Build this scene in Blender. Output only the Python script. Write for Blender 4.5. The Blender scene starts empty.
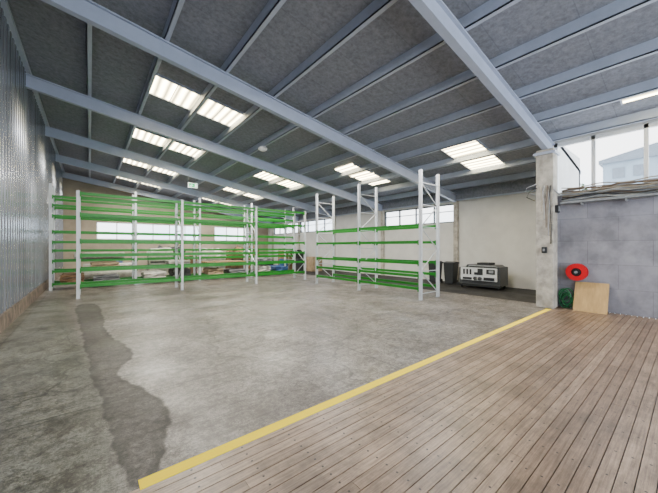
import bpy, bmesh, math, random
import numpy as np
from mathutils import Vector, Matrix
random.seed(7)
H = 1.7            # one unit below = camera height in metres
m = 1.0/H          # one metre in those units
COL = bpy.context.scene.collection
LOC = {}

# ---------------------------------------------------------------- mesh helper
class MB:
    def __init__(s): s.bm = bmesh.new()
    def box(s, x0,x1,y0,y1,z0,z1):
        vs=[s.bm.verts.new((x,y,z)) for x in (x0,x1) for y in (y0,y1) for z in (z0,z1)]
        for f in ((0,1,3,2),(4,6,7,5),(0,4,5,1),(2,3,7,6),(0,2,6,4),(1,5,7,3)):
            s.bm.faces.new([vs[i] for i in f])
        return s
    def bar(s, a, b, w, t, up=(0,0,1)):
        a=Vector(a); b=Vector(b); d=(b-a).normalized(); u=Vector(up)
        if abs(d.dot(u))>0.98: u=Vector((1,0,0))
        side=d.cross(u).normalized(); u2=side.cross(d).normalized()
        vs=[]
        for p in (a,b):
            for q,r in ((-1,-1),(1,-1),(1,1),(-1,1)):
                vs.append(s.bm.verts.new(p+side*(q*w/2)+u2*(r*t/2)))
        for f in ((3,2,1,0),(4,5,6,7),(0,1,5,4),(1,2,6,5),(2,3,7,6),(3,0,4,7)):
            s.bm.faces.new([vs[i] for i in f])
        return s
    def tube(s, pts, r, n=8, closed=False):
        pts=[Vector(p) for p in pts]; rings=[]
        N=len(pts)
        for i,p in enumerate(pts):
            if closed: d=(pts[(i+1)%N]-pts[i-1])
            else: d=(pts[min(i+1,N-1)]-pts[max(i-1,0)])
            d.normalize(); u=Vector((0,0,1))
            if abs(d.dot(u))>0.95: u=Vector((0,1,0))
            a=d.cross(u).normalized(); b=a.cross(d).normalized()
            rr = r[i] if isinstance(r,(list,tuple)) else r
            rings.append([s.bm.verts.new(p+a*rr*math.cos(2*math.pi*k/n)+b*rr*math.sin(2*math.pi*k/n)) for k in range(n)])
        M = N if closed else N-1
        for i in range(M):
            A=rings[i]; B=rings[(i+1)%N]
            for k in range(n):
                s.bm.faces.new((A[k],A[(k+1)%n],B[(k+1)%n],B[k]))
        if not closed:
            s.bm.faces.new(rings[0][::-1]); s.bm.faces.new(rings[-1])
        return s
    def prism(s, poly, ext):
        ext=Vector(ext)
        A=[s.bm.verts.new(p) for p in poly]; B=[s.bm.verts.new(Vector(p)+ext) for p in poly]
        n=len(poly)
        s.bm.faces.new(A[::-1]); s.bm.faces.new(B)
        for i in range(n): s.bm.faces.new((A[i],A[(i+1)%n],B[(i+1)%n],B[i]))
        return s
    def build(s, name, mat, parent=None, smooth=False, bevel=0, **kw):
        bmesh.ops.recalc_face_normals(s.bm, faces=s.bm.faces)
        off = Vector(LOC.get(parent.name,(0,0,0))) if parent else Vector((0,0,0))
        for v in s.bm.verts: v.co = v.co*H - off
        me=bpy.data.meshes.new(name); s.bm.to_mesh(me); s.bm.free()
        if smooth:
            for p in me.polygons: p.use_smooth=True
        me.materials.append(mat)
        o=bpy.data.objects.new(name, me); COL.objects.link(o)
        LOC[o.name]=tuple(off)
        if parent: o.parent=parent
        if bevel:
            b=o.modifiers.new('bevel','BEVEL'); b.width=bevel; b.segments=2; b.limit_method='ANGLE'
        for k,v in kw.items(): o[k]=v
        return o

def thing(name, label, cat, loc, group=None, kind=None):
    o=bpy.data.objects.new(name,None); COL.objects.link(o)
    o.location=Vector(loc)*H; o.empty_display_size=.1
    LOC[o.name]=tuple(Vector(loc)*H)
    o['label']=label; o['category']=cat
    if group: o['group']=group
    if kind: o['kind']=kind
    return o

# ---------------------------------------------------------------- materials
def new_mat(name):
    M=bpy.data.materials.new(name); M.use_nodes=True
    nt=M.node_tree; b=nt.nodes['Principled BSDF']
    return M,nt,b
def mat(name, c, rough=.6, metal=0, var=.12, scale=4, bump=0.0, c2=None, bscale=None, stretch=(1,1,1)):
    M,nt,b=new_mat(name); N=nt.nodes; L=nt.links
    b.inputs['Roughness'].default_value=rough; b.inputs['Metallic'].default_value=metal
    tc=N.new('ShaderNodeTexCoord'); mp=N.new('ShaderNodeMapping'); mp.inputs['Scale'].default_value=stretch
    L.new(tc.outputs['Object'],mp.inputs['Vector'])
    no=N.new('ShaderNodeTexNoise'); no.inputs['Scale'].default_value=scale; no.inputs['Detail'].default_value=6; no.inputs['Roughness'].default_value=.6
    L.new(mp.outputs[0],no.inputs['Vector'])
    r=N.new('ShaderNodeValToRGB')
    r.color_ramp.elements[0].position=.3; r.color_ramp.elements[1].position=.7
    d=c2 if c2 else tuple(x*(1-var*2) for x in c)
    r.color_ramp.elements[0].color=(*d,1); r.color_ramp.elements[1].color=(*c,1)
    L.new(no.outputs['Fac'],r.inputs['Fac']); L.new(r.outputs['Color'],b.inputs['Base Color'])
    if bump:
        n2=N.new('ShaderNodeTexNoise'); n2.inputs['Scale'].default_value=bscale or scale*6; n2.inputs['Detail'].default_value=4
        L.new(mp.outputs[0],n2.inputs['Vector'])
        bp=N.new('ShaderNodeBump'); bp.inputs['Strength'].default_value=bump; bp.inputs['Distance'].default_value=.02
        L.new(n2.outputs['Fac'],bp.inputs['Height']); L.new(bp.outputs['Normal'],b.inputs['Normal'])
    return M
def emis(name,c,s,stripes=False):
    M,nt,b=new_mat(name); N=nt.nodes; L=nt.links
    b.inputs['Base Color'].default_value=(*c,1)
    b.inputs['Emission Color'].default_value=(*c,1)
    if stripes:
        tc=N.new('ShaderNodeTexCoord'); w=N.new('ShaderNodeTexWave'); w.bands_direction='X'; w.inputs['Scale'].default_value=1.3; w.inputs['Distortion'].default_value=.6
        L.new(tc.outputs['Object'],w.inputs['Vector'])
        mr=N.new('ShaderNodeMapRange'); mr.inputs['To Min'].default_value=s*.08; mr.inputs['To Max'].default_value=s
        L.new(w.outputs['Fac'],mr.inputs['Value']); L.new(mr.outputs[0],b.inputs['Emission Strength'])
    else: b.inputs['Emission Strength'].default_value=s
    return M

M_rafter=mat('rafter_paint',(.40,.45,.57),.42,0,.06,3)
M_purlin=mat('purlin_paint',(.42,.47,.58),.45,0,.08,3)
M_metal=mat('wall_cladding',(.30,.33,.385),.24,.55,.28,1.6,stretch=(1,2.5,.12))
M_plinth=mat('plinth_concrete',(.17,.13,.10),.9,0,.3,5,.4,c2=(.03,.022,.016))
M_white=mat('white_wall',(.64,.635,.61),.8,0,.08,1.5)
M_back=mat('back_wall_paint',(.42,.36,.28),.85,0,.2,.8)
M_pillar=mat('pillar_paint',(.56,.52,.45),.8,0,.3,4,.3)
M_rackw=mat('rack_white',(.60,.63,.67),.4,.1,.06,9)
M_brace=mat('rack_brace',(.50,.53,.57),.4,.2,.05,6)
M_green=mat('rack_green',(.004,.20,.006),.38,0,.1,4)
M_yellow=mat('yellow_tape',(1.0,.74,.0),.9,0,.02,8,c2=(.97,.70,.0))
M_ply=mat('plywood',(.60,.38,.15),.7,0,.15,3,stretch=(1,4,1))
M_red=mat('red_enamel',(.60,.0,.01),.35,0,.05)
M_black=mat('black_rubber',(.008,.008,.008),.5,0,.05)
M_dark=mat('dark_plastic',(.015,.017,.02),.5,0,.1)
M_ghose=mat('green_hose',(.005,.13,.04),.4,0,.05)
M_frame=mat('window_frame_paint',(.72,.73,.74),.5,0,.05)
M_dframe=mat('window_frame_dark',(.08,.09,.10),.5,0,.05)
M_roofm=mat('outside_roof',(.20,.23,.27),.6,0,.1)
M_pallet=mat('pallet_wood',(.24,.18,.12),.85,0,.2,5,.2)
M_card=mat('cardboard',(.24,.14,.07),.85,0,.3,3)
M_card2=mat('light_cardboard',(.42,.31,.19),.85,0,.25,3)
M_wrap=mat('pale_wrap',(.55,.53,.47),.4,0,.25,5,.4)
M_greyw=mat('grey_wrap',(.22,.23,.24),.5,0,.25,5,.4)
M_pink=mat('reddish_wrap',(.34,.07,.045),.5,0,.2,5,.3)
M_blue=mat('blue_plastic',(.03,.10,.28),.5,0,.1)
M_galv=mat('galvanised',(.42,.44,.46),.4,.6,.15,8)
M_cable=mat('beige_cable',(.36,.31,.24),.6,0,.1)
M_grey=mat('grey_conduit',(.36,.37,.39),.5,0,.1)
M_brown=mat('brown_cable',(.14,.095,.065),.6,0,.1)
M_cblack=mat('black_cable',(.02,.02,.02),.6,0,.1)
M_mach=mat('machine_white',(.66,.68,.69),.4,0,.08,6)
M_machd=mat('machine_dark_grey',(.06,.065,.07),.4,.2,.1,6)
M_timber=mat('timber',(.44,.28,.13),.8,0,.2,4,stretch=(.3,3,3))
M_bld=mat('outside_cladding',(.30,.37,.44),.7,0,.1,1)
M_leaf=mat('tree_leaf',(.08,.16,.05),.7,0,.3,3)
M_sky=emis('skylight_sheet',(1,.85,.50),27,True)
M_signg=emis('sign_green',(.02,.45,.15),.8); M_signw=emis('sign_white',(1,1,1),1.2)
M_lampw=mat('lamp_glass',(.85,.85,.82),.3,0,.02)

def ceiling_mat():
    M,nt,b=new_mat('ceiling_boards'); N=nt.nodes; L=nt.links
    b.inputs['Roughness'].default_value=.9
    tc=N.new('ShaderNodeTexCoord')
    br=N.new('ShaderNodeTexBrick'); br.offset=0; br.inputs['Scale'].default_value=1
    br.inputs['Brick Width'].default_value=1.29; br.inputs['Row Height'].default_value=1.2; br.inputs['Mortar Size'].default_value=.008
    br.inputs['Color1'].default_value=(.225,.24,.285,1); br.inputs['Color2'].default_value=(.245,.26,.305,1); br.inputs['Mortar'].default_value=(.185,.20,.24,1)
    L.new(tc.outputs['Object'],br.inputs['Vector'])
    no=N.new('ShaderNodeTexNoise'); no.inputs['Scale'].default_value=10; no.inputs['Detail'].default_value=12; no.inputs['Roughness'].default_value=.8
    L.new(tc.outputs['Object'],no.inputs['Vector'])
    mx=N.new('ShaderNodeMix'); mx.data_type='RGBA'; mx.blend_type='MULTIPLY'; mx.inputs['Factor'].default_value=.8
    r=N.new('ShaderNodeValToRGB'); r.color_ramp.elements[0].position=.35; r.color_ramp.elements[0].color=(.52,.52,.52,1); r.color_ramp.elements[1].position=.63; r.color_ramp.elements[1].color=(1.2,1.2,1.2,1)
    L.new(no.outputs['Fac'],r.inputs['Fac'])
    L.new(br.outputs['Color'],mx.inputs['A']); L.new(r.outputs['Color'],mx.inputs['B']); L.new(mx.outputs['Result'],b.inputs['Base Color'])
    return M
M_ceil=ceiling_mat()

def panel_mat():
    M,nt,b=new_mat('grey_wall_panels'); N=nt.nodes; L=nt.links
    b.inputs['Roughness'].default_value=.75
    tc=N.new('ShaderNodeTexCoord'); sp=N.new('ShaderNodeSeparateXYZ'); cb=N.new('ShaderNodeCombineXYZ')
    L.new(tc.outputs['Object'],sp.inputs[0]); L.new(sp.outputs['Y'],cb.inputs['X']); L.new(sp.outputs['Z'],cb.inputs['Y'])
    br=N.new('ShaderNodeTexBrick'); br.inputs['Scale'].default_value=1; br.offset=.5
    br.inputs['Brick Width'].default_value=1.2; br.inputs['Row Height'].default_value=.62; br.inputs['Mortar Size'].default_value=.008
    br.inputs['Color1'].default_value=(.245,.240,.270,1); br.inputs['Color2'].default_value=(.29,.285,.315,1); br.inputs['Mortar'].default_value=(.20,.195,.22,1)
    L.new(cb.outputs[0],br.inputs['Vector'])
    no=N.new('ShaderNodeTexNoise'); no.inputs['Scale'].default_value=1.3; no.inputs['Detail'].default_value=10; no.inputs['Roughness'].default_value=.65
    L.new(tc.outputs['Object'],no.inputs['Vector'])
    r=N.new('ShaderNodeValToRGB'); r.color_ramp.elements[0].position=.38; r.color_ramp.elements[0].color=(.68,.68,.70,1); r.color_ramp.elements[1].position=.60; r.color_ramp.elements[1].color=(1.2,1.2,1.22,1)
    L.new(no.outputs['Fac'],r.inputs['Fac'])
    mx=N.new('ShaderNodeMix'); mx.data_type='RGBA'; mx.blend_type='MULTIPLY'; mx.inputs['Factor'].default_value=1
    L.new(br.outputs['Color'],mx.inputs['A']); L.new(r.outputs['Color'],mx.inputs['B']); L.new(mx.outputs['Result'],b.inputs['Base Color'])
    return M
M_panel=panel_mat()

def glass_mat():
    M,nt,b=new_mat('window_glass'); N=nt.nodes; L=nt.links
    t=N.new('ShaderNodeBsdfTransparent'); t.inputs['Color'].default_value=(.98,.99,1,1)
    g=N.new('ShaderNodeBsdfGlossy'); g.inputs['Roughness'].default_value=.05
    mx=N.new('ShaderNodeMixShader'); mx.inputs[0].default_value=.03
    L.new(t.outputs[0],mx.inputs[1]); L.new(g.outputs[0],mx.inputs[2]); L.new(mx.outputs[0],N['Material Output'].inputs['Surface'])
    return M
M_glass=glass_mat()

def concrete_mat():
    M,nt,b=new_mat('concrete_floor'); N=nt.nodes; L=nt.links
    tc=N.new('ShaderNodeTexCoord'); at=N.new('ShaderNodeAttribute'); at.attribute_name='stain'
    sp=N.new('ShaderNodeSeparateColor'); L.new(at.outputs['Color'],sp.inputs[0])
    def noise(s,d=8,ro=.6,dist=0,st=None,rot=.5):
        n=N.new('ShaderNodeTexNoise'); n.inputs['Scale'].default_value=s; n.inputs['Detail'].default_value=d; n.inputs['Roughness'].default_value=ro; n.inputs['Distortion'].default_value=dist
        if st:
            mp=N.new('ShaderNodeMapping'); mp.inputs['Scale'].default_value=st; mp.inputs['Rotation'].default_value=(0,0,rot); L.new(tc.outputs['Object'],mp.inputs['Vector']); L.new(mp.outputs[0],n.inputs['Vector'])
        else: L.new(tc.outputs['Object'],n.inputs['Vector'])
        return n.outputs['Fac']
    def ramp(f,p0,c0,p1,c1):
        r=N.new('ShaderNodeValToRGB'); e=r.color_ramp.elements; e[0].position=p0; e[0].color=(*c0,1); e[1].position=p1; e[1].color=(*c1,1)
        L.new(f,r.inputs['Fac']); return r.outputs['Color']
    def mix(f,a,c,bt='MIX'):
        x=N.new('ShaderNodeMix'); x.data_type='RGBA'; x.blend_type=bt
        if isinstance(f,float): x.inputs['Factor'].default_value=f
        else: L.new(f,x.inputs['Factor'])
        for s_,k in ((a,'A'),(c,'B')):
            if isinstance(s_,tuple): x.inputs[k].default_value=(*s_,1)
            else: L.new(s_,x.inputs[k])
        return x.outputs['Result']
    base=ramp(noise(.6,9,.65,.3),.38,(.140,.122,.108),.62,(.235,.216,.197))
    base=mix(1.0,base,ramp(noise(3,14,.85),.44,(.58,.55,.52),.54,(1.12,1.12,1.12)),'MULTIPLY')
    base=mix(1.0,base,ramp(noise(12,14,.95),.45,(.50,.48,.46),.54,(1.2,1.2,1.2)),'MULTIPLY')
    base=mix(1.0,base,ramp(noise(45,8,.9),.43,(.55,.54,.53),.54,(1.2,1.2,1.2)),'MULTIPLY')
    base=mix(1.0,base,ramp(noise(1.6,14,.85,.8),.405,(.45,.42,.39),.435,(1,1,1)),'MULTIPLY')
    base=mix(1.0,base,ramp(noise(2.3,14,.85,.4),.57,(1,1,1),.60,(1.4,1.4,1.4)),'MULTIPLY')
    base=mix(1.0,base,ramp(noise(2.2,10,.8,0,(.2,7,1)),.42,(.55,.53,.51),.45,(1,1,1)),'MULTIPLY')
    base=mix(1.0,base,ramp(noise(2.4,10,.8,0,(.2,9,1),2.1),.60,(1,1,1),.63,(1.4,1.4,1.4)),'MULTIPLY')
    vs_=N.new('ShaderNodeTexVoronoi'); vs_.inputs['Scale'].default_value=2.6; vs_.inputs['Randomness'].default_value=1; L.new(tc.outputs['Object'],vs_.inputs['Vector'])
    base=mix(1.0,base,ramp(vs_.outputs['Distance'],.045,(.35,.33,.31),.07,(1,1,1)),'MULTIPLY')
    for sc in (.35,.9):
        vo=N.new('ShaderNodeTexVoronoi'); vo.feature='DISTANCE_TO_EDGE'; vo.inputs['Scale'].default_value=sc
        nz=N.new('ShaderNodeTexNoise'); nz.inputs['Scale'].default_value=1.5; nz.inputs['Detail'].default_value=8; L.new(tc.outputs['Object'],nz.inputs['Vector'])
        va=N.new('ShaderNodeMix'); va.data_type='RGBA'; va.blend_type='ADD'; va.inputs['Factor'].default_value=.9; L.new(tc.outputs['Object'],va.inputs['A']); L.new(nz.outputs['Color'],va.inputs['B']); L.new(va.outputs['Result'],vo.inputs['Vector'])
        k=(.25,.23,.21) if sc<.5 else (.6,.58,.56)
        base=mix(1.0,base,ramp(vo.outputs['Distance'],.0,k,.008,(1,1,1)),'MULTIPLY')
    gm=mix(1.0,base,(.74,.82,.74),'MULTIPLY'); base=mix(sp.outputs['Green'],base,gm)
    br=N.new('ShaderNodeTexBrick'); br.offset=0; br.inputs['Scale'].default_value=1; br.inputs['Brick Width'].default_value=4.573; br.inputs['Row Height'].default_value=4.573; br.inputs['Mortar Size'].default_value=.01
    mp=N.new('ShaderNodeMapping'); mp.inputs['Location'].default_value=(1.2,.55,0); L.new(tc.outputs['Object'],mp.inputs['Vector']); L.new(mp.outputs[0],br.inputs['Vector'])
    br.inputs['Color1'].default_value=(1,1,1,1); br.inputs['Color2'].default_value=(.86,.86,.86,1); br.inputs['Mortar'].default_value=(.35,.35,.35,1)
    base=mix(1.0,base,br.outputs['Color'],'MULTIPLY')
    sm=N.new('ShaderNodeMapRange'); sm.inputs['From Min'].default_value=.40; sm.inputs['From Max'].default_value=.50; sm.inputs['To Min'].default_value=.78; sm.inputs['To Max'].default_value=1; L.new(noise(5,12,.8),sm.inputs['Value'])
    sf=N.new('ShaderNodeMath'); sf.operation='MULTIPLY'; L.new(sm.outputs[0],sf.inputs[0]); L.new(sp.outputs['Red'],sf.inputs[1])
    base=mix(sf.outputs[0],base,mix(1.0,base,(.13,.12,.105),'MULTIPLY'))
    base=mix(sp.outputs['Blue'],base,mix(1.0,base,(.10,.102,.11),'MULTIPLY'))
    L.new(base,b.inputs['Base Color'])
    mr=N.new('ShaderNodeMapRange'); mr.inputs['From Min'].default_value=.35; mr.inputs['From Max'].default_value=.65; mr.inputs['To Min'].default_value=.52; mr.inputs['To Max'].default_value=.30; L.new(noise(1.2),mr.inputs['Value'])
    ad=N.new('ShaderNodeMath'); ad.operation='MULTIPLY_ADD'; ad.inputs[1].default_value=.3; L.new(sp.outputs['Blue'],ad.inputs[0]); L.new(mr.outputs[0],ad.inputs[2])
    a2=N.new('ShaderNodeMath'); a2.operation='MULTIPLY_ADD'; a2.inputs[1].default_value=.2; L.new(sf.outputs[0],a2.inputs[0]); L.new(ad.outputs[0],a2.inputs[2])
    L.new(a2.outputs[0],b.inputs['Roughness'])
    bp=N.new('ShaderNodeBump'); bp.inputs['Strength'].default_value=.25; bp.inputs['Distance'].default_value=.008; L.new(noise(25),bp.inputs['Height']); L.new(bp.outputs[0],b.inputs['Normal'])
    return M

BW=.100
YL = 1.445
def deck_mat():
    M,nt,b=new_mat('deck_boards'); N=nt.nodes; L=nt.links
    b.inputs['Roughness'].default_value=.38
    tc=N.new('ShaderNodeTexCoord'); ge=N.new('ShaderNodeNewGeometry')
    r=N.new('ShaderNodeValToRGB'); e=r.color_ramp.elements; e[0].color=(.210,.140,.094,1); e[1].color=(.305,.216,.152,1)
    L.new(ge.outputs['Random Per Island'],r.inputs['Fac'])
    mp=N.new('ShaderNodeMapping'); mp.inputs['Scale'].default_value=(.8,16,1); L.new(tc.outputs['Object'],mp.inputs['Vector'])
    no=N.new('ShaderNodeTexNoise'); no.inputs['Scale'].default_value=2.4; no.inputs['Detail'].default_value=12; no.inputs['Roughness'].default_value=.8; L.new(mp.outputs[0],no.inputs['Vector'])
    r2=N.new('ShaderNodeValToRGB'); e=r2.color_ramp.elements; e[0].position=.39; e[0].color=(.50,.45,.41,1); e[1].position=.60; e[1].color=(1.2,1.2,1.2,1); L.new(no.outputs['Fac'],r2.inputs['Fac'])
    mx=N.new('ShaderNodeMix'); mx.data_type='RGBA'; mx.blend_type='MULTIPLY'; mx.inputs['Factor'].default_value=1; L.new(r.outputs['Color'],mx.inputs['A']); L.new(r2.outputs['Color'],mx.inputs['B'])
    n3=N.new('ShaderNodeTexNoise'); n3.inputs['Scale'].default_value=2.0; n3.inputs['Detail'].default_value=14; n3.inputs['Roughness'].default_value=.75; L.new(tc.outputs['Object'],n3.inputs['Vector'])
    r3=N.new('ShaderNodeValToRGB'); e=r3.color_ramp.elements; e[0].position=.40; e[0].color=(.66,.66,.66,1); e[1].position=.58; e[1].color=(1.2,1.22,1.24,1); L.new(n3.outputs['Fac'],r3.inputs['Fac'])
    m2=N.new('ShaderNodeMix'); m2.data_type='RGBA'; m2.blend_type='MULTIPLY'; m2.inputs['Factor'].default_value=1; L.new(mx.outputs['Result'],m2.inputs['A']); L.new(r3.outputs['Color'],m2.inputs['B'])
    sp=N.new('ShaderNodeSeparateXYZ'); L.new(tc.outputs['Object'],sp.inputs[0])
    def mth(op,a,bv=None,c=None):
        x=N.new('ShaderNodeMath'); x.operation=op
        for i,v in enumerate((a,bv,c)):
            if v is None: continue
            if isinstance(v,(int,float)): x.inputs[i].default_value=v
            else: L.new(v,x.inputs[i])
        return x.outputs[0]
    ytop=YL*H
    dx=mth('MULTIPLY',mth('SUBTRACT',mth('FRACT',mth('DIVIDE',sp.outputs['X'],.40)),.5),.40)
    dy=mth('MULTIPLY',mth('SUBTRACT',mth('FRACT',mth('DIVIDE',mth('SUBTRACT',sp.outputs['Y'],ytop),BW)),.5),BW)
    d=mth('SQRT',mth('ADD',mth('MULTIPLY',dx,dx),mth('MULTIPLY',dy,dy)))
    f=mth('LESS_THAN',d,.009)
    m3=N.new('ShaderNodeMix'); m3.data_type='RGBA'; L.new(f,m3.inputs['Factor']); L.new(m2.outputs['Result'],m3.inputs['A']); m3.inputs['B'].default_value=(.02,.012,.008,1)
    L.new(m3.outputs['Result'],b.inputs['Base Color'])
    return M

# ---------------------------------------------------------------- geometry constants
XL, XR, XE = -.82, 6.15, 8.07
YB = 15.6; YN=-2.5
def zb(x): return 3.50-.155*x       # underside of rafters
def zc(x): return 3.85-.155*x       # ceiling
RY=[1.53+2.69*k for k in range(6)]
M_deck=deck_mat()

def ground(u,v):
    t=(u-329)/295; d=295/(v-247)
    return ((.777*t+.629)*d,(.777-.629*t)*d)
def build_floor():
    xs=np.concatenate([np.linspace(XL,1.6,330),np.linspace(1.6,XE,120)[1:]])
    ys=YL+(YB-YL)*np.linspace(0,1,460)**1.8
    gx,gy=np.meshgrid(xs,ys,indexing='ij')
    def smooth_poly(p,it=2):
        P=[ground(*q) for q in p]
        for _ in range(it):
            Q=[]
            for i in range(len(P)):
                a=P[i]; b=P[(i+1)%len(P)]
                Q+=[(.75*a[0]+.25*b[0],.75*a[1]+.25*b[1]),(.25*a[0]+.75*b[0],.25*a[1]+.75*b[1])]
            P=Q
        return np.array(P)
    def sdist(poly,it=2):
        P=smooth_poly(poly,it); n=len(P)
        dist=np.full(gx.shape,1e9); ins=np.zeros(gx.shape,bool)
        for i in range(n):
            a=P[i]; b=P[(i+1)%n]; ab=b-a; L2=(ab**2).sum()+1e-9
            t=np.clip(((gx-a[0])*ab[0]+(gy-a[1])*ab[1])/L2,0,1)
            dist=np.minimum(dist,np.hypot(gx-a[0]-t*ab[0],gy-a[1]-t*ab[1]))
            c=((a[1]>gy)!=(b[1]>gy))&(gx<(b[0]-a[0])*(gy-a[1])/((b[1]-a[1])+1e-12)+a[0])
            ins^=c
        return np.where(ins,dist,-dist)
    wet=[(74,304),(98,303),(104,318),(105,334),(130,346),(136,358),(116,370),(126,382),(154,392),(170,412),(168,442),(158,468),(152,486),(134,492),(122,470),(112,440),(102,405),(90,372),(84,345),(78,320)]
    wob=.010*np.sin(gx*17+2*np.sin(gy*7))+.007*np.sin(gy*37+3*np.sin(gx*19))
    sd=sdist(wet)
    R=np.clip((sd+wob)/.018+.5,0,1)*(.78+.2*np.clip(1-np.abs(sd)/.05,0,1))
    grn=[(60,300),(80,345),(92,372),(108,405),(112,430),(118,470),(125,500),(-400,500),(-100,330),(20,300)]
    G=np.clip(sdist(grn,0)/.1+.6,0,1)
    R=np.maximum(R,.38*np.clip(1-np.abs(sd)/.14,0,1)*G)
    B=(gx>XR-.02).astype(float)
    spots=[(245,350,5),(300,370,4),(205,385,5),(260,395,4),(235,403,4),(330,345,5),(280,330,7),(210,330,8),(400,330,7),(190,360,4),(350,385,4),(237,402,3),(320,400,3),(60,400,3),(30,430,3)]
    for (u,v,s) in spots:
        a=ground(u,v); rad=s/(v-247)
        R=np.maximum(R,.4*np.clip(1.6-np.hypot(gx-a[0],gy-a[1])/(rad*.8)+wob*12,0,1))
    me=bpy.data.meshes.new('floor'); nx,ny=gx.shape
    V=np.stack([gx.ravel()*H,gy.ravel()*H,np.zeros(nx*ny)],1)
    idx=np.arange(nx*ny).reshape(nx,ny)
    F=np.stack([idx[:-1,:-1],idx[1:,:-1],idx[1:,1:],idx[:-1,1:]],-1).reshape(-1,4)
    me.from_pydata(V.tolist(),[],F.tolist())
    ca=me.color_attributes.new('stain','FLOAT_COLOR','POINT')
    arr=np.ones((nx*ny,4)); arr[:,0]=R.ravel(); arr[:,1]=G.ravel(); arr[:,2]=B.ravel()
    ca.data.foreach_set('color',arr.ravel())
    me.materials.append(concrete_mat())
    o=bpy.data.objects.new('floor',me); COL.objects.link(o); o['kind']='structure'
build_floor()

mb=MB(); bw=BW*m; y=YL
while y-bw>YN:
    x=XL-random.random()*4
    while x<XR:
        ln=(5.4+random.random()*1.2)*m
        x0=max(x,XL); x1=min(x+ln-.003*m,XR)
        if x1>x0+.05:
            mb.box(x0,x1,y-bw+.0072*m,y,-.022*m,0)
        x+=ln
    y-=bw
mb.build('floor',M_deck,kind='structure')
MB().box(XL,XR,YN,YL+.1,-.05*m,-.02*m).build('floor',M_black,kind='structure')
MB().box(.16,XR-.40,YL-.014,YL+.052,0,.002*m).build('floor_marking_line',M_yellow,label='long yellow line painted on the floor between concrete and timber boards',category='floor marking')

# left wall, corrugated
prof=[]; p=.28*m; yy=YN; dpt=.055*m
while yy<YB:
    prof+=[(XL,yy),(XL,yy+p*.40),(XL-dpt,yy+p*.55),(XL-dpt,yy+p*.85)]; yy+=p
mb=MB(); lo=[mb.bm.verts.new((a,b,.2)) for a,b in prof]; hi=[mb.bm.verts.new((a,b,zc(XL))) for a,b in prof]
for i in range(len(prof)-1): mb.bm.faces.new((lo[i],lo[i+1],hi[i+1],hi[i]))
mb.build('wall_left',M_metal,kind='structure')
MB().box(XL-.1,XL+.02,YN,YB,0,.2).build('baseboard_left',M_plinth,kind='structure')
MB().box(XL-.02,XL+.05,YN,YB,zc(XL)-.1,zc(XL)-.03).build('trim_1',M_rafter,kind='structure')
MB().box(XL-.15,XL-.05,YN,YB,0,4.1).build('wall_left',M_dark,kind='structure')

# back wall with two high window strips
bw_=[(.2,4.3),(5.0,6.9)]
MB().box(XL-.1,XE+.1,YB,YB+.12,0,1.32).build('wall_back',M_back,kind='structure')
MB().box(XL-.1,XE+.1,YB,YB+.12,2.05,4.2).build('wall_back',M_back,kind='structure')
for a,b in ((XL-.1,.2),(4.3,5.0),(6.9,XE+.1)): MB().box(a,b,YB,YB+.12,1.32,2.05).build('wall_back',M_back,kind='structure')
mb=MB()
mb.prism([(XL-.15,YN,zc(XL-.15)),(XR+.2,YN,zc(XR+.2)),(XR+.2,YN,zc(XR+.2)+.08),(XL-.15,YN,zc(XL-.15)+.08)],(0,YB+.12-YN,0))
mb.prism([(XR+.2,RY[0],zc(XR+.2)),(XE+.2,RY[0],zc(XE+.2)),(XE+.2,RY[0],zc(XE+.2)+.08),(XR+.2,RY[0],zc(XR+.2)+.08)],(0,YB+.12-RY[0],0))
mb.build('ceiling',M_ceil,kind='structure')
MB().box(XE-.05,XE,RY[0]+.1,YB,2.30,zc(XE)+.02).build('trim_2',M_ceil,kind='structure')
MB().box(XE-.06,XE-.05,RY[0]+.1,YB,2.29,2.33).build('trim_2',M_purlin,kind='structure')
x=-.02
PX=[]
while x<XE:
    PX.append(x); x+=.76
for x in PX:
    mb=MB(); w=.04
    z0=zc(x)-.13; z1=zc(x)+.01
    yn = YN if x<XR else RY[0]
    mb.box(x-w/2,x-w/2+.012,yn,YB,z0,z1); mb.box(x-w/2,x+w/2+.02,yn,YB,z0,z0+.012)
    mb.build('ceiling_purlin',M_purlin,kind='structure')
def rafter(y,x0,x1):
    mb=MB(); D=.22; W=.085; ft=.016
    def pr(ya,yb_,oa,ob):
        mb.prism([(x0,ya,zb(x0)+oa),(x1,ya,zb(x1)+oa),(x1,ya,zb(x1)+ob),(x0,ya,zb(x0)+ob)],(0,yb_-ya,0))
    pr(y-W/2,y+W/2,0,ft); pr(y-W/2,y+W/2,D-ft,D); pr(y-.007,y+.007,ft,D-ft)
    mb.build('ceiling_rafter',M_rafter,kind='structure')
for i,y in enumerate(RY):
    rafter(y,XL,(XR+.05) if i==0 else XE)
rafter(RY[0]-2.69,XL,XR+.05)

wn=1
def sky(xa,yc,n=2,pitch=.76,dy=.34,wd=None):
    global wn
    root=thing('window_%d'%wn,'corrugated translucent skylight in the roof','skylight',(xa,yc,zc(xa)),kind='structure'); wn+=1
    for i in range(n):
        a=xa+.03+i*pitch; b=xa+pitch-.03+i*pitch
        if wd: b=a+wd
        mb=MB(); off=-.02
        mb.prism([(a,yc-dy,zc(a)+off),(b,yc-dy,zc(b)+off),(b,yc-dy,zc(b)+off+.01),(a,yc-dy,zc(a)+off+.01)],(0,2*dy,0))
        mb.build('pane',M_sky,root)
        fr=MB()
        for yy in (yc-dy-.02,yc+dy): fr.prism([(a,yy,zc(a)-.04),(b,yy,zc(b)-.04),(b,yy,zc(b)),(a,yy,zc(a))],(0,.02,0))
        fr.bar((( a+b)/2,yc-dy,zc((a+b)/2)-.03),((a+b)/2,yc+dy,zc((a+b)/2)-.03),.012,.012)
        fr.build('window_frame',M_purlin,root)
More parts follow.
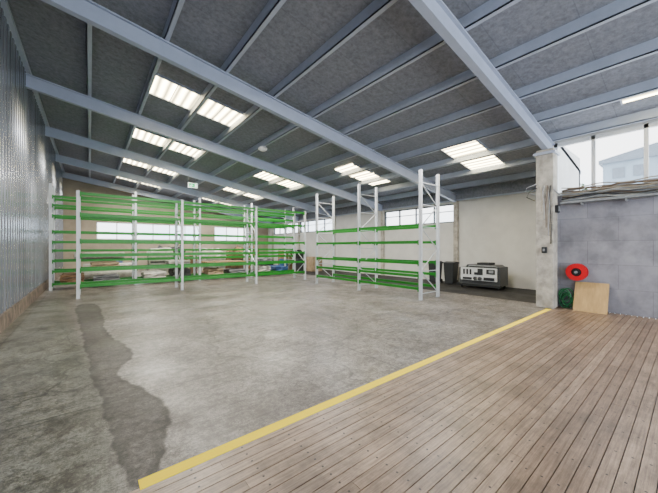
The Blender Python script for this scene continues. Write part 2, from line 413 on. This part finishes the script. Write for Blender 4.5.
for xa,yc in ((.74,5.64),(.74,8.30),(.74,11.0),(.74,13.7),(3.78,8.25),(3.78,11.0),(3.78,13.7),(5.0,5.62),(5.3,2.86)):
    sky(xa,yc)
sky(5.27,.1,1,dy=.5,wd=.34)

MB().box(XR,XR+.12,YN,RY[0],0,1.86).build('wall_right',M_panel,kind='structure')
MB().box(XR,XR+.12,YN,RY[0],2.76,zc(XR)).build('wall_right',M_white,kind='structure')
MB().box(XR,XE+.1,RY[0],RY[0]+.1,0,zc(XR)).build('wall_side',M_white,kind='structure')
def window(x,y0,y1,z0,z1,muls,fm,tr=None,f=.035):
    global wn
    root=thing('window_%d'%wn,'long steel-framed window','window',(x,y0,z0),kind='structure'); wn+=1
    mb=MB()
    mb.box(x,x+.06,y0,y1,z0,z0+f); mb.box(x,x+.06,y0,y1,z1-f,z1)
    for yy in [y0,y1-f]+muls: mb.box(x,x+.06,yy,yy+f*.8,z0,z1)
    if tr: mb.box(x+.01,x+.05,y0,y1,tr,tr+f*.6)
    mb.build('window_frame',fm,root)
    MB().box(x+.028,x+.032,y0+f,y1-f,z0+f,z1-f).build('pane',M_glass,root)
window(XR+.02,YN,RY[0]-.02,1.86,2.76,[.97,.40,-.15,-.7,-1.25,-1.8],M_frame,None,.06)
MB().box(XE,XE+.12,RY[0],YB,0,1.70).build('wall_right',M_white,kind='structure')
MB().box(XE,XE+.12,RY[0],RY[1]+.06,1.70,zc(XE)).build('wall_right',M_white,kind='structure')
MB().box(XE,XE+.12,RY[1],YB,2.24,zc(XE)).build('wall_right',M_white,kind='structure')
for i,y in enumerate(RY[1:]):
    MB().box(XE-.07,XE+.1,y-.06,y+.06,0,zb(XE)+.05).build('wall_right',M_pillar,kind='structure')
for i in (1,3,4):
    y0=RY[i]+.06; y1=(RY[i+1]-.06)
    st=(y1-y0)/4
    window(XE+.01,y0,y1,1.70,2.24,[y0+st,y0+2*st,y0+3*st],M_dframe,2.02)
for i in (2,5):
    MB().box(XE,XE+.12,RY[i],RY[i+1] if i<5 else YB,1.7,2.24).build('wall_right',M_white,kind='structure')
for a,b in bw_:
    root=thing('window_%d'%wn,'long window strip in the back wall','window',(a,YB,1.32),kind='structure'); wn+=1
    mb=MB(); f=.035
    mb.box(a,b,YB+.02,YB+.08,1.32,1.32+f); mb.box(a,b,YB+.02,YB+.08,2.05-f,2.05)
    xx=a
    while xx<b: mb.box(xx,xx+f,YB+.02,YB+.08,1.32,2.05); xx+=(b-a-f)/max(1,round((b-a)/.65))
    mb.build('window_frame',M_frame,root)
    MB().box(a+f,b-f,YB+.045,YB+.05,1.32+f,2.05-f).build('pane',M_glass,root)

PXa=5.80
t=thing('wall_pillar','off-white concrete pillar','pillar',(5.9,1.53,0),kind='structure')
MB().box(PXa,6.04,1.42,1.66,0,zb(5.9)+.02).build('pillar_shaft',M_pillar,t,bevel=.015)
MB().box(6.04,XR,1.47,1.6,0,zb(6)).build('pillar_web',M_white,t)
MB().box(PXa-.03,6.07,1.39,1.69,zb(6.07)-.04,zb(6.07)).build('pillar_cap',M_rafter,t)

# ---------------------------------------------------------------- racks
def post(cx,cy,h,ax,parent,w=.09*m):
    mb=MB(); a=w/2; t_=.014*m
    if ax=='X':
        mb.box(cx-a,cx+a,cy-t_/2,cy+t_/2,0,h); mb.box(cx-a,cx-a+t_,cy,cy+.07*m,0,h); mb.box(cx+a-t_,cx+a,cy,cy+.07*m,0,h)
    else:
        mb.box(cx-t_/2,cx+t_/2,cy-a,cy+a,0,h); mb.box(cx,cx+.07*m,cy-a,cy-a+t_,0,h); mb.box(cx,cx+.07*m,cy+a-t_,cy+a,0,h)
    o=mb.build('upright_post',M_rackw,parent)
    MB().box(cx-a*1.3,cx+a*1.3,cy-a*1.1,cy+a*1.3,0,.01*m).build('base_plate',M_galv,o)
def rack(name,label,axis,stations,f0,f1,h,levels,bh=.054):
    loc=(stations[0],f0,0) if axis=='X' else (f0,stations[0],0)
    root=thing(name,label,'storage rack',loc)
    P=(lambda s,f,z:(s,f,z)) if axis=='X' else (lambda s,f,z:(f,s,z))
    for si,s in enumerate(stations):
        for f in (f0,f1):
            c=P(s,f,0); post(c[0],c[1],h,axis,root)
        br=MB(); z=.12; k=0; step=.42
        while z+step<h:
            br.bar(P(s,f0+.02,z),P(s,f1,z),.014,.014)
            br.bar(P(s,f0+.02,z if k%2 else z+step),P(s,f1,z+step if k%2 else z),.014,.014); z+=step; k+=1
        br.bar(P(s,f0+.02,z),P(s,f1,z),.014,.014)
        br.build('cross_brace',M_brace,root)
    w=.042*m
    for bi in range(len(stations)-1):
        a=stations[bi]+w; b=stations[bi+1]-w
        for li,z in enumerate(levels):
            for f,sg in ((f0,-1),(f1,1)):
                mb=MB()
                q=f+sg*.012
                lo_=min(q,q-.03*sg); hi_=max(q,q-.03*sg)
                if axis=='X': mb.box(a,b,lo_,hi_,z-bh,z); mb.box(a,a+.02,lo_-.004,hi_+.004,z-bh*1.6,z+.012); mb.box(b-.02,b,lo_-.004,hi_+.004,z-bh*1.6,z+.012)
                else: mb.box(lo_,hi_,a,b,z-bh,z); mb.box(lo_-.004,hi_+.004,a,a+.02,z-bh*1.6,z+.012); mb.box(lo_-.004,hi_+.004,b-.02,b,z-bh*1.6,z+.012)
                mb.build('shelf_beam',M_green,root)
    return root
LA=[2.06,1.66,1.15,.86,.58,.27]; L2=[2.18,1.98,1.74,1.38,1.14,.94,.70,.46,.17]
rack('pallet_rack','long low white rack with green beams, running across the hall from the left wall','X',[-.18,1.66,3.5,5.1],7.45,8.05,2.09,LA)
rack('pallet_rack','taller white and green rack row standing behind the long low one','X',[-.70,.93,2.53,4.16,5.79],9.2,9.8,2.45,L2,.05)
rack('pallet_rack','white rack with three tall ladder frames and green beams, nearest the white pillar','Y',[3.22,4.85,6.48],4.8,5.39,2.45,[1.44,1.12,.72,.48,.24],.052)

# ---------------------------------------------------------------- goods
def pallet(loc,label,w=.7,d=.5):
    r=thing('pallet',label,'pallet',loc); x,y,z=loc
    for i in range(7):
        a=x+i*w/6.6; MB().box(a,a+w/9,y,y+d,z+.07,z+.083).build('top_board',M_pallet,r)
    for i in range(3):
        b=y+i*(d-.06)/2
        bl=MB(); bl.box(x,x+w,b,b+.06,z,z+.012)
        for j in range(3): a=x+j*(w-.06)/2; bl.box(a,a+.06,b,b+.06,z+.012,z+.07)
        bl.build('runner',M_pallet,r)
    return r
def rbox(name,loc,s,matl,label,cat,tape=None):
    x,y,z=loc; r=thing(name,label,cat,loc)
    MB().box(x,x+s[0],y,y+s[1],z,z+s[2]).build('body',matl,r,bevel=.01)
    f=MB(); e=.004
    f.box(x+s[0]*.44,x+s[0]*.56,y-e,y,z+s[2]*.03,z+s[2]*.98); f.box(x+s[0]*.44,x+s[0]*.56,y-e,y+s[1],z+s[2],z+s[2]+e)
    f.build('tape',tape or M_cable,r)
    return r
def drum(x,y,matl,label,z=0):
    r=.17; h=.52; t_=thing('steel_drum',label,'drum',(x,y,z))
    MB().tube([(x,y,z+q*h) for q in (0,.02,.3,.32,.34,.62,.64,.66,.98,1)],[r,r*.97,r*.97,r,r*.97,r*.97,r,r*.97,r*.97,r],24).build('body',matl,t_)
    MB().tube([(x+.08,y,z+h),(x+.08,y,z+h+.015)],.025,10).build('bung',M_galv,t_)
def wrapped(x,y,w,d,h,label,matl,z=0,name='wrapped_stack'):
    t_=thing(name,label,'stack',(x,y,z)); rnd=random.Random(int(x*100+y*7))
    mb=MB(); bm=mb.bm; n=16; rows=5; rings=[]
    for j in range(rows+1):
        ring=[]
        for i in range(n):
            a=2*math.pi*i/n; cx=math.cos(a); cy_=math.sin(a); q=1/max(abs(cx),abs(cy_))
            sc=(.86+.14*rnd.random())*(1 if j<rows else .8)
            ring.append(bm.verts.new((x+w/2+cx*q*w/2*sc,y+d/2+cy_*q*d/2*sc,z+h*j/rows*(1-.18*rnd.random() if j==rows else 1))))
        rings.append(ring)
    for j in range(rows):
        for i in range(n): bm.faces.new((rings[j][i],rings[j][(i+1)%n],rings[j+1][(i+1)%n],rings[j+1][i]))
    bm.faces.new(rings[0][::-1]); bm.faces.new(rings[-1])
    mb.build('wrapping',matl,t_)
    s=MB()
    s.box(x+w*.07,x+w*.93,y+d*.02,y+d*.07,z+h*.5,z+h*.55); s.build('strap',M_dark,t_)
def roll(loc,r,l,matl,label):
    x,y,z=loc; t_=thing('wrapped_roll',label,'roll',loc)
    MB().tube([(x,y+r,z+r),(x+l,y+r,z+r)],r,20).build('wrapping',matl,t_)
    MB().tube([(x-.01,y+r,z+r),(x+.0,y+r,z+r)],r*.3,12).build('core',M_card,t_)
pallet((-.2,10.4,0),'pallet carrying wrapped rolls near the left wall at the back',1.3,.5)
roll((-.15,10.4,.083),.12,1.2,M_wrap,'pale wrapped roll lying on the back pallet, front one')
roll((-.15,10.65,.083),.12,1.2,M_pink,'reddish wrapped roll lying on the back pallet, rear one')
roll((-.15,10.52,.29),.12,1.2,M_wrap,'pale wrapped roll lying on top of two others')
roll((-.3,9.35,.71),.08,1.0,M_wrap,'pale wrapped roll lying on a shelf of the taller rack beside the left wall')
roll((-.3,9.57,.71),.08,1.0,M_pink,'reddish roll on the same shelf of the taller rack by the left wall')
wrapped(1.4,10.6,.75,.6,1.0,'tall pale wrapped stack behind the racks beside the rolls',M_wrap)
rbox('carton',(2.35,10.9,0),(.55,.5,.7),M_card,'brown carton behind the racks between two pale stacks','box')
wrapped(3.1,10.5,.7,.6,.85,'pale wrapped stack behind the second bay of the taller rack',M_wrap)
wrapped(4.0,10.7,.65,.6,1.0,'tall brown wrapped stack behind the taller rack',M_card)
wrapped(4.9,10.5,.8,.6,.6,'low dark wrapped load behind the taller rack',M_dark)
rbox('carton',(6.2,10.6,0),(.45,.5,.85),M_card,'tall brown carton past the far right end of the racks','box')
rbox('carton',(7.0,9.7,0),(.5,.45,.6),M_card2,'tan carton close to the far window wall','box')
drum(5.95,10.2,M_blue,'blue steel drum standing behind the end of the taller rack')
drum(6.5,9.9,M_dark,'black steel drum between the racks and the far window wall')
drum(.7,12.2,M_blue,'blue steel drum far back on the left side of the hall')
wrapped(7.2,11.5,.6,.8,.9,'dark wrapped load beside the far window wall',M_dark)
wrapped(2.0,12.8,1.0,.8,1.1,'tall dark wrapped load near the back wall, left side',M_dark)
wrapped(3.6,12.8,.9,.8,1.0,'tall pale wrapped load near the back wall, middle',M_wrap)
wrapped(5.2,12.8,1.0,.8,1.1,'tall brown wrapped load near the back wall, right side',M_card)
for x,w_,h_,mt,z,lb in ((-.55,.45,.20,M_card,.171,'brown wrapped bundle on the bottom level of the taller rack, first bay'),
 (.05,.55,.12,M_greyw,.171,'flat grey wrapped bundle on the bottom level of the taller rack, first bay'),
 (1.1,.55,.17,M_wrap,.171,'pale wrapped bundle on the bottom level of the taller rack, second bay'),
 (1.8,.5,.22,M_dark,.171,'dark wrapped bundle on the bottom level of the taller rack, second bay'),
 (2.75,.5,.18,M_card2,.171,'tan wrapped bundle on the bottom level of the taller rack, third bay'),
 (3.4,.6,.13,M_greyw,.171,'flat grey wrapped bundle on the bottom level of the taller rack, third bay'),
 (4.4,.45,.21,M_wrap,.171,'pale wrapped bundle on the bottom level of the taller rack, last bay'),
 (5.05,.5,.16,M_blue,.171,'blue wrapped bundle on the bottom level of the taller rack, last bay'),
 (.0,.6,.18,M_card2,.461,'tan wrapped bundle on the second level of the taller rack, first bay'),
 (1.7,.6,.17,M_wrap,.461,'pale wrapped bundle on the second level of the taller rack, second bay'),
 (4.4,.5,.17,M_greyw,.461,'grey wrapped bundle on the second level of the taller rack, last bay')):
    wrapped(x,9.16,w_,.68,h_,lb,mt,z,'wrapped_bundle')
def bundle(loc,l,label,dy=1):
    x,y,z=loc; t_=thing('timber_bundle',label,'timber',loc)
    for i in range(6):
        for j in range(3):
            mb=MB(); o_=random.uniform(-.04,.04); mb.box(x+o_,x+l+o_,y+i*.12,y+i*.12+.10,z+j*.032,z+j*.032+.028); mb.build('board',M_timber,t_)
    for f in (.2,.8):
        s=MB(); s.box(x+l*f,x+l*f+.01,y-.003,y+.70,z+.093,z+.097); s.box(x+l*f,x+l*f+.01,y-.006,y-.003,z,z+.097); s.build('strap',M_dark,t_)
bundle((2.7,9.16,.461),1.25,'strapped timber boards lying on a low shelf of the taller rack, third bay')

# ---------------------------------------------------------------- bins + machine in side bay
def bin_(loc,label):
    x,y,z=loc; t_=thing('wheelie_bin',label,'bin',loc); w=.28; d=.28; h=.56
    mb=MB()
    b=[(x+.02,y+.03,z+.03),(x+w-.04,y+.03,z+.03),(x+w-.04,y+d-.03,z+.03),(x+.02,y+d-.03,z+.03)]
    tt=[(x,y,z+h),(x+w,y,z+h),(x+w,y+d,z+h),(x,y+d,z+h)]
    A=[mb.bm.verts.new(p) for p in b]; B=[mb.bm.verts.new(p) for p in tt]
    mb.bm.faces.new(A); mb.bm.faces.new(B)
    for i in range(4): mb.bm.faces.new((A[i],A[(i+1)%4],B[(i+1)%4],B[i]))
    mb.build('body',M_dark,t_,bevel=.01)
    mb=MB(); mb.prism([(x-.02,y-.02,z+h),(x+w+.02,y-.02,z+h),(x+w+.02,y-.02,z+h+.02),(x+w*.6,y-.02,z+h+.05),(x-.02,y-.02,z+h+.025)],(0,d+.04,0)); mb.build('lid',M_dark,t_,bevel=.008)
    MB().tube([(x+w+.03,y+.03,z+h+.01),(x+w+.03,y+d-.03,z+h+.01)],.012,8).build('handle',M_dark,t_)
    for yy in (y+.01,y+d-.04): MB().tube([(x+w-.03,yy,z+.055),(x+w-.03,yy+.03,z+.055)],.055,16).build('wheel',M_black,t_)
bin_((7.40,3.96,0),'black wheelie bin beside the pale machine, nearer of the two')
bin_((7.40,4.42,0),'black wheelie bin beside the pale machine, farther of the two')
t=thing('machine','low wide machine with dark body and white front panel, by the white side wall','machine',(7.2,2.95,0))
ya,yb_=2.78,3.74
MB().prism([(7.28,ya,.08),(7.28,yb_,.08),(7.28,yb_,.50),(7.28,yb_-.16,.50),(7.28,yb_-.20,.57),(7.28,ya+.12,.57),(7.28,ya+.06,.53),(7.28,ya,.53)],(.47,0,0)).build('housing',M_machd,t,bevel=.012)
for yy in (ya+.04,yb_-.08):
    for xx in (7.29,7.68): MB().box(xx,xx+.04,yy,yy+.04,0,.08).build('foot',M_dark,t)
MB().box(7.235,7.28,ya+.05,yb_-.06,.19,.50).build('front_panel',M_mach,t,bevel=.012)
MB().box(7.20,7.28,ya-.03,yb_+.03,.06,.11).build('lower_rail',M_dark,t)
MB().box(7.222,7.236,ya+.09,ya+.28,.36,.47).build('control_panel',M_dark,t,bevel=.008)
MB().box(7.215,7.223,ya+.12,ya+.22,.39,.45).build('display',M_galv,t)
MB().prism([(7.222,ya+.36,.33),(7.222,ya+.56,.33),(7.222,ya+.56,.39),(7.222,ya+.48,.39),(7.222,ya+.48,.48),(7.222,ya+.36,.48)],(.014,0,0)).build('access_hatch',M_dark,t)
for k in range(3): MB().box(7.224,7.236,ya+.63+.08*k,ya+.67+.08*k,.33,.46).build('vent_slot',M_dark,t)
MB().box(7.222,7.236,ya+.10,ya+.34,.21,.28).build('mechanism_bay',M_dark,t)
MB().box(7.222,7.236,ya+.62,ya+.84,.21,.26).build('mechanism_bay',M_dark,t)
for k in range(2):
    c=ya+.42+.11*k; MB().tube([(7.19,c,.245),(7.236,c,.245)],.042,16).build('roller_end',M_machd,t)
MB().tube([(7.24,ya+.04,.53),(7.22,ya+.08,.55),(7.22,yb_-.30,.55),(7.24,yb_-.26,.53)],.010,8).build('handle_bar',M_galv,t)
MB().box(7.35,7.65,ya+.25,ya+.55,.57,.62).build('top_cover',M_dark,t,bevel=.008)

# ---------------------------------------------------------------- hose reel, hose, plywood, cables
t=thing('fire_hose_reel','red wall-mounted hose reel beside the white pillar','hose reel',(6.1,1.2,.6))
def disc(x0,x1,cy,cz,r,n=32,ri=None):
    mb=MB()
    if ri is None: mb.tube([(x0,cy,cz),(x1,cy,cz)],r,n)
    else:
        rings=[]
        for (x,rr) in ((x0,ri),(x0,r),(x1,r),(x1,ri)):
            rings.append([mb.bm.verts.new((x,cy+rr*math.cos(2*math.pi*k/n),cz+rr*math.sin(2*math.pi*k/n))) for k in range(n)])
        for i in range(4):
            A=rings[i];B=rings[(i+1)%4]
            for k in range(n): mb.bm.faces.new((A[k],A[(k+1)%n],B[(k+1)%n],B[k]))
    return mb
cy,cz=1.17,.60
disc(5.99,6.00,cy,cz,.134,ri=.065).build('front_plate',M_red,t)
disc(6.085,6.095,cy,cz,.134).build('back_plate',M_red,t)
mb=MB()
for k in range(3):
    rr=.112; mb.tube([(6.015+.025*k,cy+rr*math.cos(a),cz+rr*math.sin(a)) for a in [2*math.pi*j/28 for j in range(28)]],.012,8,closed=True)
for rr in (.075,.055):
    mb.tube([(6.006,cy+rr*math.cos(a),cz+rr*math.sin(a)) for a in [2*math.pi*j/28 for j in range(28)]],.010,8,closed=True)
mb.build('wound_hose',M_black,t,smooth=True)
disc(6.01,6.085,cy,cz,.085,24).build('drum_core',M_dark,t)
disc(5.96,6.01,cy,cz,.020,16).build('hub',M_galv,t)
MB().box(6.095,XR,cy-.05,cy+.05,cz-.10,cz+.10).build('bracket',M_red,t)
t=thing('garden_hose','loose green hose coiled on the floor against the wall behind the plywood','hose',(6.0,1.33,0))
mb=MB(); pts=[]; n=28*6
for j in range(n):
    a=2*math.pi*j/28; q=j/28; rr=.075+.03*math.sin(q*2.6)+.025*math.sin(q*5)
    pts.append((6.04+.05*math.sin(q*2.1)+.012*q/3,1.31+max(min(rr,.10),.04)*.9*math.cos(a+.3*math.sin(q)),.155+rr*1.3*math.sin(a)+.02*math.sin(q*3)))
mb.tube(pts,.010,6); mb.build('hose_coil',M_ghose,t,smooth=True)
t=thing('plywood_sheet','square plywood offcut leaning against the grey wall','board',(6.0,1.0,0))
mb=MB(); mb.prism([(5.93,.80,.0),(5.95,.80,.0),(6.125,.80,.44),(6.105,.80,.44)],(0,.40,0)); mb.build('sheet',M_ply,t)
t=thing('cable_tray','metal cable tray under the right window carrying a messy bundle of cables and conduits','cable tray',(6.05,0,1.8))
mb=MB(); mb.box(XR-.14,XR-.01,YN,1.38,1.70,1.708); mb.box(XR-.14,XR-.133,YN,1.38,1.70,1.74)
yy=YN+.1
while yy<1.3: mb.box(XR-.14,XR-.01,yy,yy+.02,1.67,1.70); yy+=.5
mb.build('tray',M_galv,t)
cols=[M_grey,M_brown,M_cable,M_grey,M_galv,M_cblack,M_grey,M_brown,M_cable,M_grey,M_galv,M_cable,M_brown,M_grey,M_cable,M_grey,M_brown,M_cable]
for k in range(18):
    pts=[]; n=100; ph=random.random()*6; am=.006+(.028*random.random() if k%2 else .004)
    for j in range(n):
        q=j/(n-1); y=-2.3+q*3.67
        pts.append((XR-.035-.012*(k%6)-.006*math.sin(q*20+ph),y,1.735+.0135*k+am*math.sin(q*(9+k)*1.6+ph)-(.035 if k%3==1 else .002)*abs(math.sin(q*20+ph))))
    MB().tube(pts,.015 if k%4==0 else .009,6).build('cable',cols[k],t,smooth=True)
t=thing('pillar_cables','few fine wires hanging down the white pillar','cables',(PXa,1.5,1.0))
xo=PXa-.012
for k in range(5):
    pts=[]
    for j in range(24):
        q=j/23; pts.append((xo-.004*k+.004*math.sin(q*9+k),1.45+.03*k+.02*math.sin(q*6+k*2)*(1-q),2.0-.95*q*(1-.14*k)))
    MB().tube(pts,.006,6).build('cable',(M_cblack,M_grey,M_brown,M_grey,M_cable)[k],t,smooth=True)
mb=MB(); mb.tube([(xo,1.64,1.98),(xo-.03,1.74,1.93),(xo-.03,1.78,1.84),(xo,1.67,1.77)],.007,6); mb.build('cable_loop',M_cblack,t,smooth=True)
mb=MB(); mb.tube([(xo,1.64,2.05),(xo-.03,1.78,2.0),(xo-.03,1.80,1.93),(xo,1.67,1.88)],.006,6); mb.build('cable_loop',M_grey,t,smooth=True)
mb=MB(); mb.tube([(xo,1.41,1.93),(5.9,1.39,1.88),(6.0,1.375,1.86),(6.08,1.36,1.85)],.010,6); mb.build('cable_loop',M_grey,t,smooth=True)
t=thing('switch_box','small dark electrical switch box on the white pillar','switch box',(PXa-.02,1.5,.9))
MB().box(PXa-.04,PXa-.002,1.50,1.57,.90,1.0).build('housing',M_dark,t,bevel=.005)
MB().box(PXa-.048,PXa-.04,1.52,1.55,.93,.97).build('switch',M_galv,t)
t=thing('junction_box','dark junction box on the pillar side facing the boards','junction box',(5.93,1.40,1.58))
MB().box(5.88,5.98,1.375,1.418,1.56,1.68).build('housing',M_dark,t,bevel=.005)
MB().box(5.89,5.97,1.369,1.375,1.58,1.66).build('cover',M_galv,t)

t=thing('exit_sign','small green and white emergency exit sign hanging below a rafter','exit sign',(2.4,9.5,2.8))
MB().box(2.27,2.53,9.45,9.49,2.78,2.92).build('housing',M_signw,t)
MB().box(2.285,2.515,9.443,9.449,2.795,2.905).build('sign_face',M_signg,t)
MB().box(2.45,2.50,9.438,9.442,2.80,2.89).build('pictogram_door',M_signw,t)
mb=MB()
mb.bar((2.36,9.44,2.86),(2.33,9.44,2.82),.004,.012); mb.bar((2.33,9.44,2.82),(2.36,9.44,2.80),.004,.01); mb.box(2.355,2.372,9.438,9.442,2.868,2.885)
mb.bar((2.30,9.44,2.84),(2.40,9.44,2.845),.004,.01)
mb.build('pictogram_runner',M_signw,t)
for xx in (2.3,2.5):
    mb=MB(); mb.tube([(xx,9.47,2.92),(xx,9.55,zb(xx)+.01)],.005,6); mb.build('hanger_rod',M_galv,t)
t=thing('ceiling_lamp','small round white lamp fixed to the ceiling between rafters','ceiling lamp',(3.02,6.1,3.2))
zt=zc(3.02)-.13
MB().tube([(3.02,6.1,zt),(3.02,6.1,zt-.03)],.07,24).build('base',M_frame,t)
MB().tube([(3.02,6.1,zt-.03),(3.02,6.1,zt-.06),(3.02,6.1,zt-.085),(3.02,6.1,zt-.1)],[.10,.095,.065,.02],24).build('dome',M_lampw,t,smooth=True)

# outside the right window
t=thing('warehouse_building','blue-grey neighbouring warehouse seen through the right window','building',(14,1.5,0))
MB().box(14,18,-.6,2.0,-.5,3.9).build('wall',M_bld,t)
mb=MB(); mb.prism([(13.9,-.7,3.9),(13.9,2.1,3.9),(13.9,2.1,4.02),(13.9,-.7,4.6)],(4.2,0,0)); mb.build('roof',M_roofm,t)
for yy in (.95,1.45): MB().box(13.98,14,yy,yy+.3,3.35,3.7).build('window',M_roofm,t)
t=thing('tree','green tree outside the right window beside the white pillar','tree',(11,2.2,-.3))
MB().tube([(11,2.2,-.3),(11.03,2.2,1.2),(11,2.2,2.3)],[.08,.06,.03],8).build('trunk',M_plinth,t)
mb=MB(); rnd=random.Random(3)
for i in range(1000):
    a=rnd.random()*6.283; ph=math.acos(2*rnd.random()-1); rr=.45*rnd.random()**.4
    c=Vector((11+rr*math.sin(ph)*math.cos(a),2.2+rr*math.sin(ph)*math.sin(a),2.35+1.2*rr*math.cos(ph)))
    d1=Vector((rnd.uniform(-1,1),rnd.uniform(-1,1),rnd.uniform(-1,1))).normalized()*.05; d2=d1.orthogonal().normalized()*.03
    vs=[mb.bm.verts.new(c+d1),mb.bm.verts.new(c+d2),mb.bm.verts.new(c-d1),mb.bm.verts.new(c-d2)]; mb.bm.faces.new(vs)
mb.build('foliage',M_leaf,t)

# ---------------------------------------------------------------- light
w=bpy.data.worlds.new('World'); bpy.context.scene.world=w; w.use_nodes=True
nt=w.node_tree; bg=nt.nodes['Background']
tc=nt.nodes.new('ShaderNodeTexCoord'); no=nt.nodes.new('ShaderNodeTexNoise'); no.inputs['Scale'].default_value=2.5; no.inputs['Detail'].default_value=5
r=nt.nodes.new('ShaderNodeValToRGB'); r.color_ramp.elements[0].position=.42; r.color_ramp.elements[0].color=(.72,.86,1,1); r.color_ramp.elements[1].position=.58; r.color_ramp.elements[1].color=(1,1,1,1)
nt.links.new(tc.outputs['Generated'],no.inputs['Vector']); nt.links.new(no.outputs['Fac'],r.inputs['Fac']); nt.links.new(r.outputs['Color'],bg.inputs['Color'])
bg.inputs['Strength'].default_value=5.6
def area(loc,size,power,color,rot=(0,0,0),sy=None):
    l=bpy.data.lights.new('lamp','AREA'); l.energy=power; l.color=color; l.size=size*H  # fill light only, stands for no real fixture
    if sy: l.shape='RECTANGLE'; l.size_y=sy*H
    o=bpy.data.objects.new('fill_light',l); COL.objects.link(o); o.location=Vector(loc)*H; o.rotation_euler=rot
    return o
for x in (1.5,4.6):
    for y in (2.8,5.5,8.3,11,13.8):
        area((x,y,zb(x)+.08),.7,{2.8:200,5.5:270}.get(y,290),(1,.965,.91))  # unseen fill lights added under the rafters to brighten the hall
# ---------------------------------------------------------------- camera
cam=bpy.data.cameras.new('camera'); cam.sensor_width=36; cam.lens=295/658*36; cam.clip_end=500
co=bpy.data.objects.new('camera',cam); COL.objects.link(co); co.location=(0,0,H)
co.rotation_euler=(math.radians(90),0,-math.radians(39.0))
cam.shift_y=.0007
bpy.context.scene.camera=co
